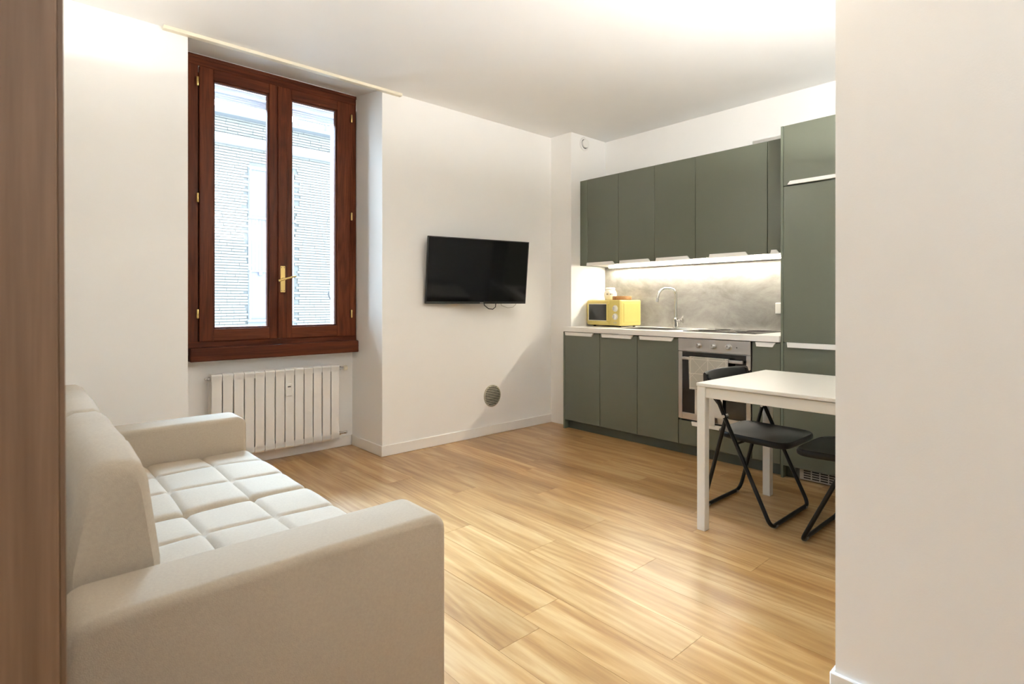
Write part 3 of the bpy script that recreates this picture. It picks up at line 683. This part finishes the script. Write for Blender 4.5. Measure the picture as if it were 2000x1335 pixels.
for i in range(9):
    for j in range(4): obj('slot', box(XF + .0472, XF + .0482, 1.385 - i * .05 - .042, 1.385 - i * .05, .014 + j * .015, .022 + j * .015), 'darkgap', gr)

# ------------------------------------------------------------------ wall cupboards and light strip
UZ0, UZ1 = 1.4865, 2.281
U = [3.345, 2.9923, 2.6222, 2.2505, 1.6938, 1.5115]
ulab = ['green wall cupboard at the column end, above the microwave', 'green wall cupboard second from the column',
        'green wall cupboard above the tap, left of the wide one', 'wide green wall cupboard above the hob', 'narrow green wall cupboard against the tall cupboard']
hpx = [(1147, 1201), (1211, 1271), (1282, 1348), (1386, 1462), (1506, 1523.5)]
for i in range(5):
    y1, y0 = U[i], U[i + 1]
    t = thing('wall_cabinet', ulab[i], 'cabinet', ((XU + XK) / 2, (y0 + y1) / 2, UZ0), group='green wall cupboards above the splashback')
    obj('carcass', box(XU + .020, XK - .001, y0 + .001, y1 - .001, UZ0 + .0165, UZ1 - .002), 'greenbody', t)
    relabel(obj('bottom_panel', box(XU + .020, XK - .001, y0 + .001, y1 - .001, UZ0, UZ0 + .016), 'white', t), 'white underside')
    d = obj('door', box(XU, XU + .018, y0 + GAP, y1 - GAP, UZ0, UZ1, .0007, 1), 'green', t)
    pull_bar(max(ypx(hpx[i][1], XU), y0 + .002), ypx(hpx[i][0], XU), UZ0 - .004, True, d, XU, .028)
tag(obj('filler_panel', box(XU + .001, XK - .002, U[0] + .001, YC - .0005, UZ0, UZ1, .001, 1), 'greenbody'), 'narrow green filler panel between the wall cupboards and the column', 'panel')
ls = thing('light_strip', 'glowing white LED strip under the wall cupboards at the back', 'light', (4.28, 2.45, UZ0))
obj('diffuser', box(4.272, 4.286, 1.54, 3.33, 1.4745, 1.4815), 'led', ls)
b = box(4.268, 4.2905, 1.53, 3.34, 1.4818, 1.4863); bx(b, 4.2862, 4.2905, 1.53, 3.34, 1.4725, 1.4818); obj('profile', b, 'steelrough', ls)  # wall-side lip added to hold the strip's light off the splashback
tag(obj('power_socket', box(XK - .024, XK - .0105, 1.665, 1.790, 1.055, 1.140, .006, 2), 'white'), 'small white socket on the splashback against the tall cupboard', 'socket')

# ------------------------------------------------------------------ microwave and the things on it
mw = thing('microwave', 'pale yellow retro microwave oven on the worktop by the column', 'microwave', (4.052, 3.416, WZ1), -0.122)
MW, MD, MH, MZ = .422, .275, .232, .012      # local: width runs to -y, depth to +x, front at x=0
def mo(name, b, m, par=mw, sm=None): return obj(name, b, m, par, sm, at=False)
mo('body', box(.008, MD, -MW, 0, MZ, MZ + MH, .014, 4), 'yellow', mw, 50)
fr = mo('front', box(0, .012, -MW + .002, -.002, MZ + .002, MZ + MH - .002, .006, 3), 'yellow', mw, 50)
dr = mo('door', box(-.008, .0, -MW * .70, -.006, MZ + .010, MZ + MH - .010, .004, 2), 'yellow', mw, 50)
b = bmesh.new(); wy0, wy1, wz0, wz1 = -MW * .625, -MW * .075, MZ + MH * .20, MZ + MH * .83
for a in ((wy0 - .006, wy0, wz0 - .006, wz1 + .006), (wy1, wy1 + .006, wz0 - .006, wz1 + .006), (wy0, wy1, wz0 - .006, wz0), (wy0, wy1, wz1, wz1 + .006)): bx(b, -.011, -.0075, a[0], a[1], a[2], a[3], .001, 1)
mo('window_frame', b, 'cream', dr); mo('window_glass', box(-.0095, -.0078, wy0, wy1, wz0, wz1), 'blackglass', dr)
b = bmesh.new(); yh = -MW * .685
tube(b, fillet([(-.008, yh, MZ + MH * .86), (-.030, yh, MZ + MH * .86), (-.030, yh, MZ + MH * .16), (-.008, yh, MZ + MH * .16)], .012), .0045, 10)
mo('handle', b, 'yellow', dr, 60)
for zz in (.67, .355):
    b = bmesh.new(); lathe(b, [(.030, 0), (.030, .003), (.021, .004), (.020, .018), (.018, .020), (0, .020)], 24, (0, -MW * .865, MZ + MH * zz), RXn); k_ = mo('knob', b, 'ceramic', mw, 40)
    mo('knob_grip', box(-.030, -.0195, -MW * .865 - .004, -MW * .865 + .004, MZ + MH * zz - .017, MZ + MH * zz + .017, .002, 1), 'grey', k_)
for i in range(5): mo('vent_slot', box(-.0008, .001, -MW * .90 + i * .008, -MW * .90 + i * .008 + .003, MZ + MH * .09, MZ + MH * .155), 'grey', fr)
b = bmesh.new(); bx(b, .045, MD - .03, -MW - .0025, -MW + .002, MZ + .03, MZ + MH - .03, .002, 1); mo('side_panel', b, 'yellow', mw)
b = bmesh.new()
for xx, yy in ((.05, -.05), (.05, -MW + .05), (MD - .04, -.05), (MD - .04, -MW + .05)):
    bb = bmesh.new(); lathe(bb, [(.011, .0004), (.014, MZ + .001), (0, MZ + .001)], 12, (xx, yy, 0)); mo('foot', bb, 'blackplastic')
b.free()
TOPZ = WZ1 + MZ + MH + .0004
jr = thing('jar', 'small white ceramic jar with dark lettering on the yellow microwave', 'jar', (4.205, 3.262, TOPZ))
b = bmesh.new(); lathe(b, [(0, 0), (.040, 0), (.052, .018), (.060, .045), (.059, .062), (.050, .085), (.0405, .094), (0, .094)], 32, (4.205, 3.262, TOPZ)); obj('pot', b, 'ceramic', jr, 60)
b = bmesh.new(); lathe(b, [(.041, .0945), (.044, .098), (.044, .112), (.038, .118), (0, .120)], 32, (4.205, 3.262, TOPZ)); obj('lid', b, 'ceramic', jr, 60)
# unreadable dark printed marks around the belly, facing the room
def mark(a0, a1, z0, z1):
    b = bmesh.new(); n = 5; A, Bv = [], []
    for i in range(n + 1):
        a = a0 + (a1 - a0) * i / n; A.append(b.verts.new((4.205 + .0606 * math.cos(a), 3.262 + .0606 * math.sin(a), TOPZ + z0))); Bv.append(b.verts.new((4.205 + .0606 * math.cos(a), 3.262 + .0606 * math.sin(a), TOPZ + z1)))
    for i in range(n): b.faces.new((A[i], A[i + 1], Bv[i + 1], Bv[i]))
    return b
a_ = PI + .62
bm = bmesh.new()
for da, wdth, z0, z1 in ((-.55, .16, .048, .062), (-.27, .05, .047, .063), (-.02, .12, .049, .061), (.17, .05, .049, .061), (.27, .05, .049, .061), (.40, .04, .050, .060), (.50, .04, .050, .060), (.62, .05, .047, .061)):
    t = mark(a_ + da, a_ + da + wdth, z0, z1); me = bpy.data.meshes.new('t'); t.to_mesh(me); t.free(); bm.from_mesh(me); bpy.data.meshes.remove(me)
stuff(obj('print', bm, 'ink', jr))
wl = thing('wooden_lid', 'round brown wooden lid lying on the yellow microwave', 'lid', (4.125, 3.068, TOPZ))
b = bmesh.new(); lathe(b, [(0, 0), (.080, 0), (.086, .003), (.086, .030), (.083, .034), (0, .035)], 40, (4.125, 3.068, TOPZ)); obj('disc', b, 'lidwood', wl, 40)

# ------------------------------------------------------------------ dining table
TX0, TX1, TYA, TYB, TZ = 2.560, 3.362, .690, 1.448, .738
tb = thing('dining_table', 'white square dining table with straight steel legs', 'table', ((TX0 + TX1) / 2, (TYA + TYB) / 2, 0))
obj('tabletop', box(TX0, TX1, TYA, TYB, TZ - .017, TZ, .0025, 2), 'table', tb)
LG = .043
for xx in (TX0 + .003, TX1 - .003 - LG):
    for yy in (TYA + .003, TYB - .003 - LG): obj('leg', box(xx, xx + LG, yy, yy + LG, 0, TZ - .0175, .002, 1), 'table', tb)
for a in ((TX0 + .010, TX0 + .026, TYA + LG + .003, TYB - LG - .003), (TX1 - .026, TX1 - .010, TYA + LG + .003, TYB - LG - .003)): obj('apron', box(*a, TZ - .072, TZ - .020, .002, 1), 'table', tb)
for a in ((TYA + .010, TYA + .026), (TYB - .026, TYB - .010)): obj('apron', box(TX0 + LG + .003, TX1 - LG - .003, *a, TZ - .072, TZ - .020, .002, 1), 'table', tb)

# ------------------------------------------------------------------ folding chairs
def folding_chair(label, loc, rz):
    t = thing('folding_chair', label, 'chair', loc, rz, 'black folding chairs at the dining table')
    def co(name, b, m, sm=None, par=t): return obj(name, b, m, par, sm, at=False)
    r = .0105; ha, hb = .243, .219
    fy, py, pz, ty, tz, ry = -.165, .080, .535, .168, .731, .215
    # front loop: from the backrest down to the front floor bar and up again
    pts = [(-ha, ty, tz), (-ha, py, pz), (-ha, fy, r + .003), (ha, fy, r + .003), (ha, py, pz), (ha, ty, tz)]
    b = bmesh.new(); tube(b, fillet(pts, .045, 8), r, 10); co('front_leg_frame', b, 'blackmetal', 60)
    pts = [(-hb, py, pz), (-hb, ry, r + .003), (hb, ry, r + .003), (hb, py, pz)]
    b = bmesh.new(); tube(b, fillet(pts, .055, 8), r, 10); co('rear_leg_frame', b, 'blackmetal', 60)
    for s in (-1, 1):
        b = bmesh.new(); tube(b, [(s * (hb - .012), py, pz), (s * (ha + .014), py, pz)], .008, 10); co('pivot', b, 'steel', 60)
        b = bmesh.new()                                             # flat side plate behind the upper tube
        prism(b, [(py + .004, pz + .004), (py + .040, pz + .055), (ty + .034, tz - .05), (ty + .036, tz + .018), (ty + .010, tz + .018), (ty - .006, tz - .05), (py + .024, pz + .07)], 'x', s * (ha - .011) - .007, s * (ha - .011) + .007)
        co('side_plate', b, 'seatplastic')
        for yy in (fy, ry):
            xx = s * ((ha if yy == fy else hb) - .05); b = bmesh.new(); tube(b, [(xx - .012, yy, r + .001), (xx + .012, yy, r + .001)], r + .0010, 10); co('foot_pad', b, 'rubber', 60)
    # curved backrest
    b = bmesh.new(); n = 22; rows = []
    for i in range(n + 1):
        u = i / n * 2 - 1; xx = u * (ha + .006); yy = ty + .014 + .050 * (1 - u * u); hh = .027 + .006 * abs(u) ** 4; zc = tz - .005 + .006 * (1 - u * u)
        th = .0075; tl_ = .010
        rows.append([b.verts.new((xx, yy - th - tl_, zc - hh)), b.verts.new((xx, yy + th - tl_, zc - hh)), b.verts.new((xx, yy + th + tl_ * .8, zc + hh - .006)), b.verts.new((xx, yy + tl_, zc + hh)), b.verts.new((xx, yy - th + tl_ * .8, zc + hh - .006))])
    for a, c in zip(rows, rows[1:]):
        for k in range(5): b.faces.new((a[k], a[(k + 1) % 5], c[(k + 1) % 5], c[k]))
    b.faces.new(rows[0]); b.faces.new(rows[-1][::-1]); bmesh.ops.recalc_face_normals(b, faces=b.faces[:]); co('backrest', b, 'seatplastic', 40)
    # dished seat
    b = bmesh.new(); cx_, cy_, hx, hy, zs = 0, -.030, .207, .196, .437; NR, NA = 9, 56
    def pt(q, a, z):
        c_, s_ = math.cos(a), math.sin(a); e = .36
        x_ = math.copysign(abs(c_) ** e, c_) * hx * q; y_ = math.copysign(abs(s_) ** e, s_) * hy * q
        return b.verts.new((cx_ + x_ * (1 - .05 * (y_ / hy)), cy_ + y_, z + .010 * (y_ / hy) ** 2 * (1 if y_ > 0 else -.6)))
    ctr = b.verts.new((cx_, cy_, zs - .010)); prev = None; first = None
    prof = [(i / NR, zs - .010 * (1 - (i / NR) ** 3)) for i in range(1, NR)] + [(.965, zs + .001), (1.0, zs - .006), (1.0, zs - .022), (.97, zs - .030), (.90, zs - .028)]
    for q, z_ in prof:
        ring = [pt(q, 2 * PI * k / NA, z_) for k in range(NA)]
        for k in range(NA):
            k2 = (k + 1) % NA
            if prev is None: b.faces.new((ctr, ring[k], ring[k2]))
            else: b.faces.new((prev[k], ring[k], ring[k2], prev[k2]))
        prev = ring
    cb = b.verts.new((cx_, cy_, zs - .032))
    for k in range(NA): b.faces.new((prev[k], cb, prev[(k + 1) % NA]))
    bmesh.ops.recalc_face_normals(b, faces=b.faces[:]); co('seat', b, 'seatplastic', 50)
    zf = .398; yf = fy + (py - fy) * zf / pz
    b = bmesh.new(); tube(b, [(-ha, yf, zf), (ha, yf, zf)], .007, 8); co('seat_rod', b, 'blackmetal', 60)
    return t
folding_chair('black folding chair with its back to the oven, seat under the table', (3.065, 1.352, 0), 0)
folding_chair('black folding chair half hidden by the bright near wall, facing the other', (3.020, .862, 0), PI)

# ------------------------------------------------------------------ up-light on the side wall (out of the picture, lights the wall top)
def uplight(label, x, y, ax, power, z=2.25, bz=.067, tint=(1.0, 0.985, 0.95)):
    """open-topped box on a wall; ax = wall normal 'x' or 'y'"""
    ul = thing('wall_uplight', label, 'lamp', (x, y, z), group='box up-lights on the walls')
    def q(a0, a1, b0, b1, z0, z1, b):
        if ax == 'x': bx(b, x + a0, x + a1, y + b0, y + b1, z0, z1)
        else: bx(b, x + b0, x + b1, y + a0, y + a1, z0, z1)
    b = bmesh.new()
    for a in ((.0005, .004, -.08, .08), (.096, .100, -.08, .08), (.004, .096, -.08, -.076), (.004, .096, .076, .08)): q(*a, z, z + .08, b)
    q(.0005, .10, -.08, .08, z - .004, z, b); obj('housing', b, 'white', ul)
    o = light('uplight_bulb', 'POINT', (.05, 0, bz) if ax == 'x' else (0, .05, bz), power, tint, shadow_soft_size=0.004); o.parent = ul
uplight('small white box up-light on the side wall above the sofa', 0.03, 2.90, 'x', 8)
uplight('small white box up-light on the alcove wall behind the dining table', 2.2, 0.30, 'y', 135, 1.90, .0745)
uplight('added unseen box up-light on the passage end wall, filling the ceiling light', 0.80, -1.5, 'y', 78, 1.80, .070, (0.88, 0.95, 1.0))  # added out of view: cool fill for the ceiling and near wall
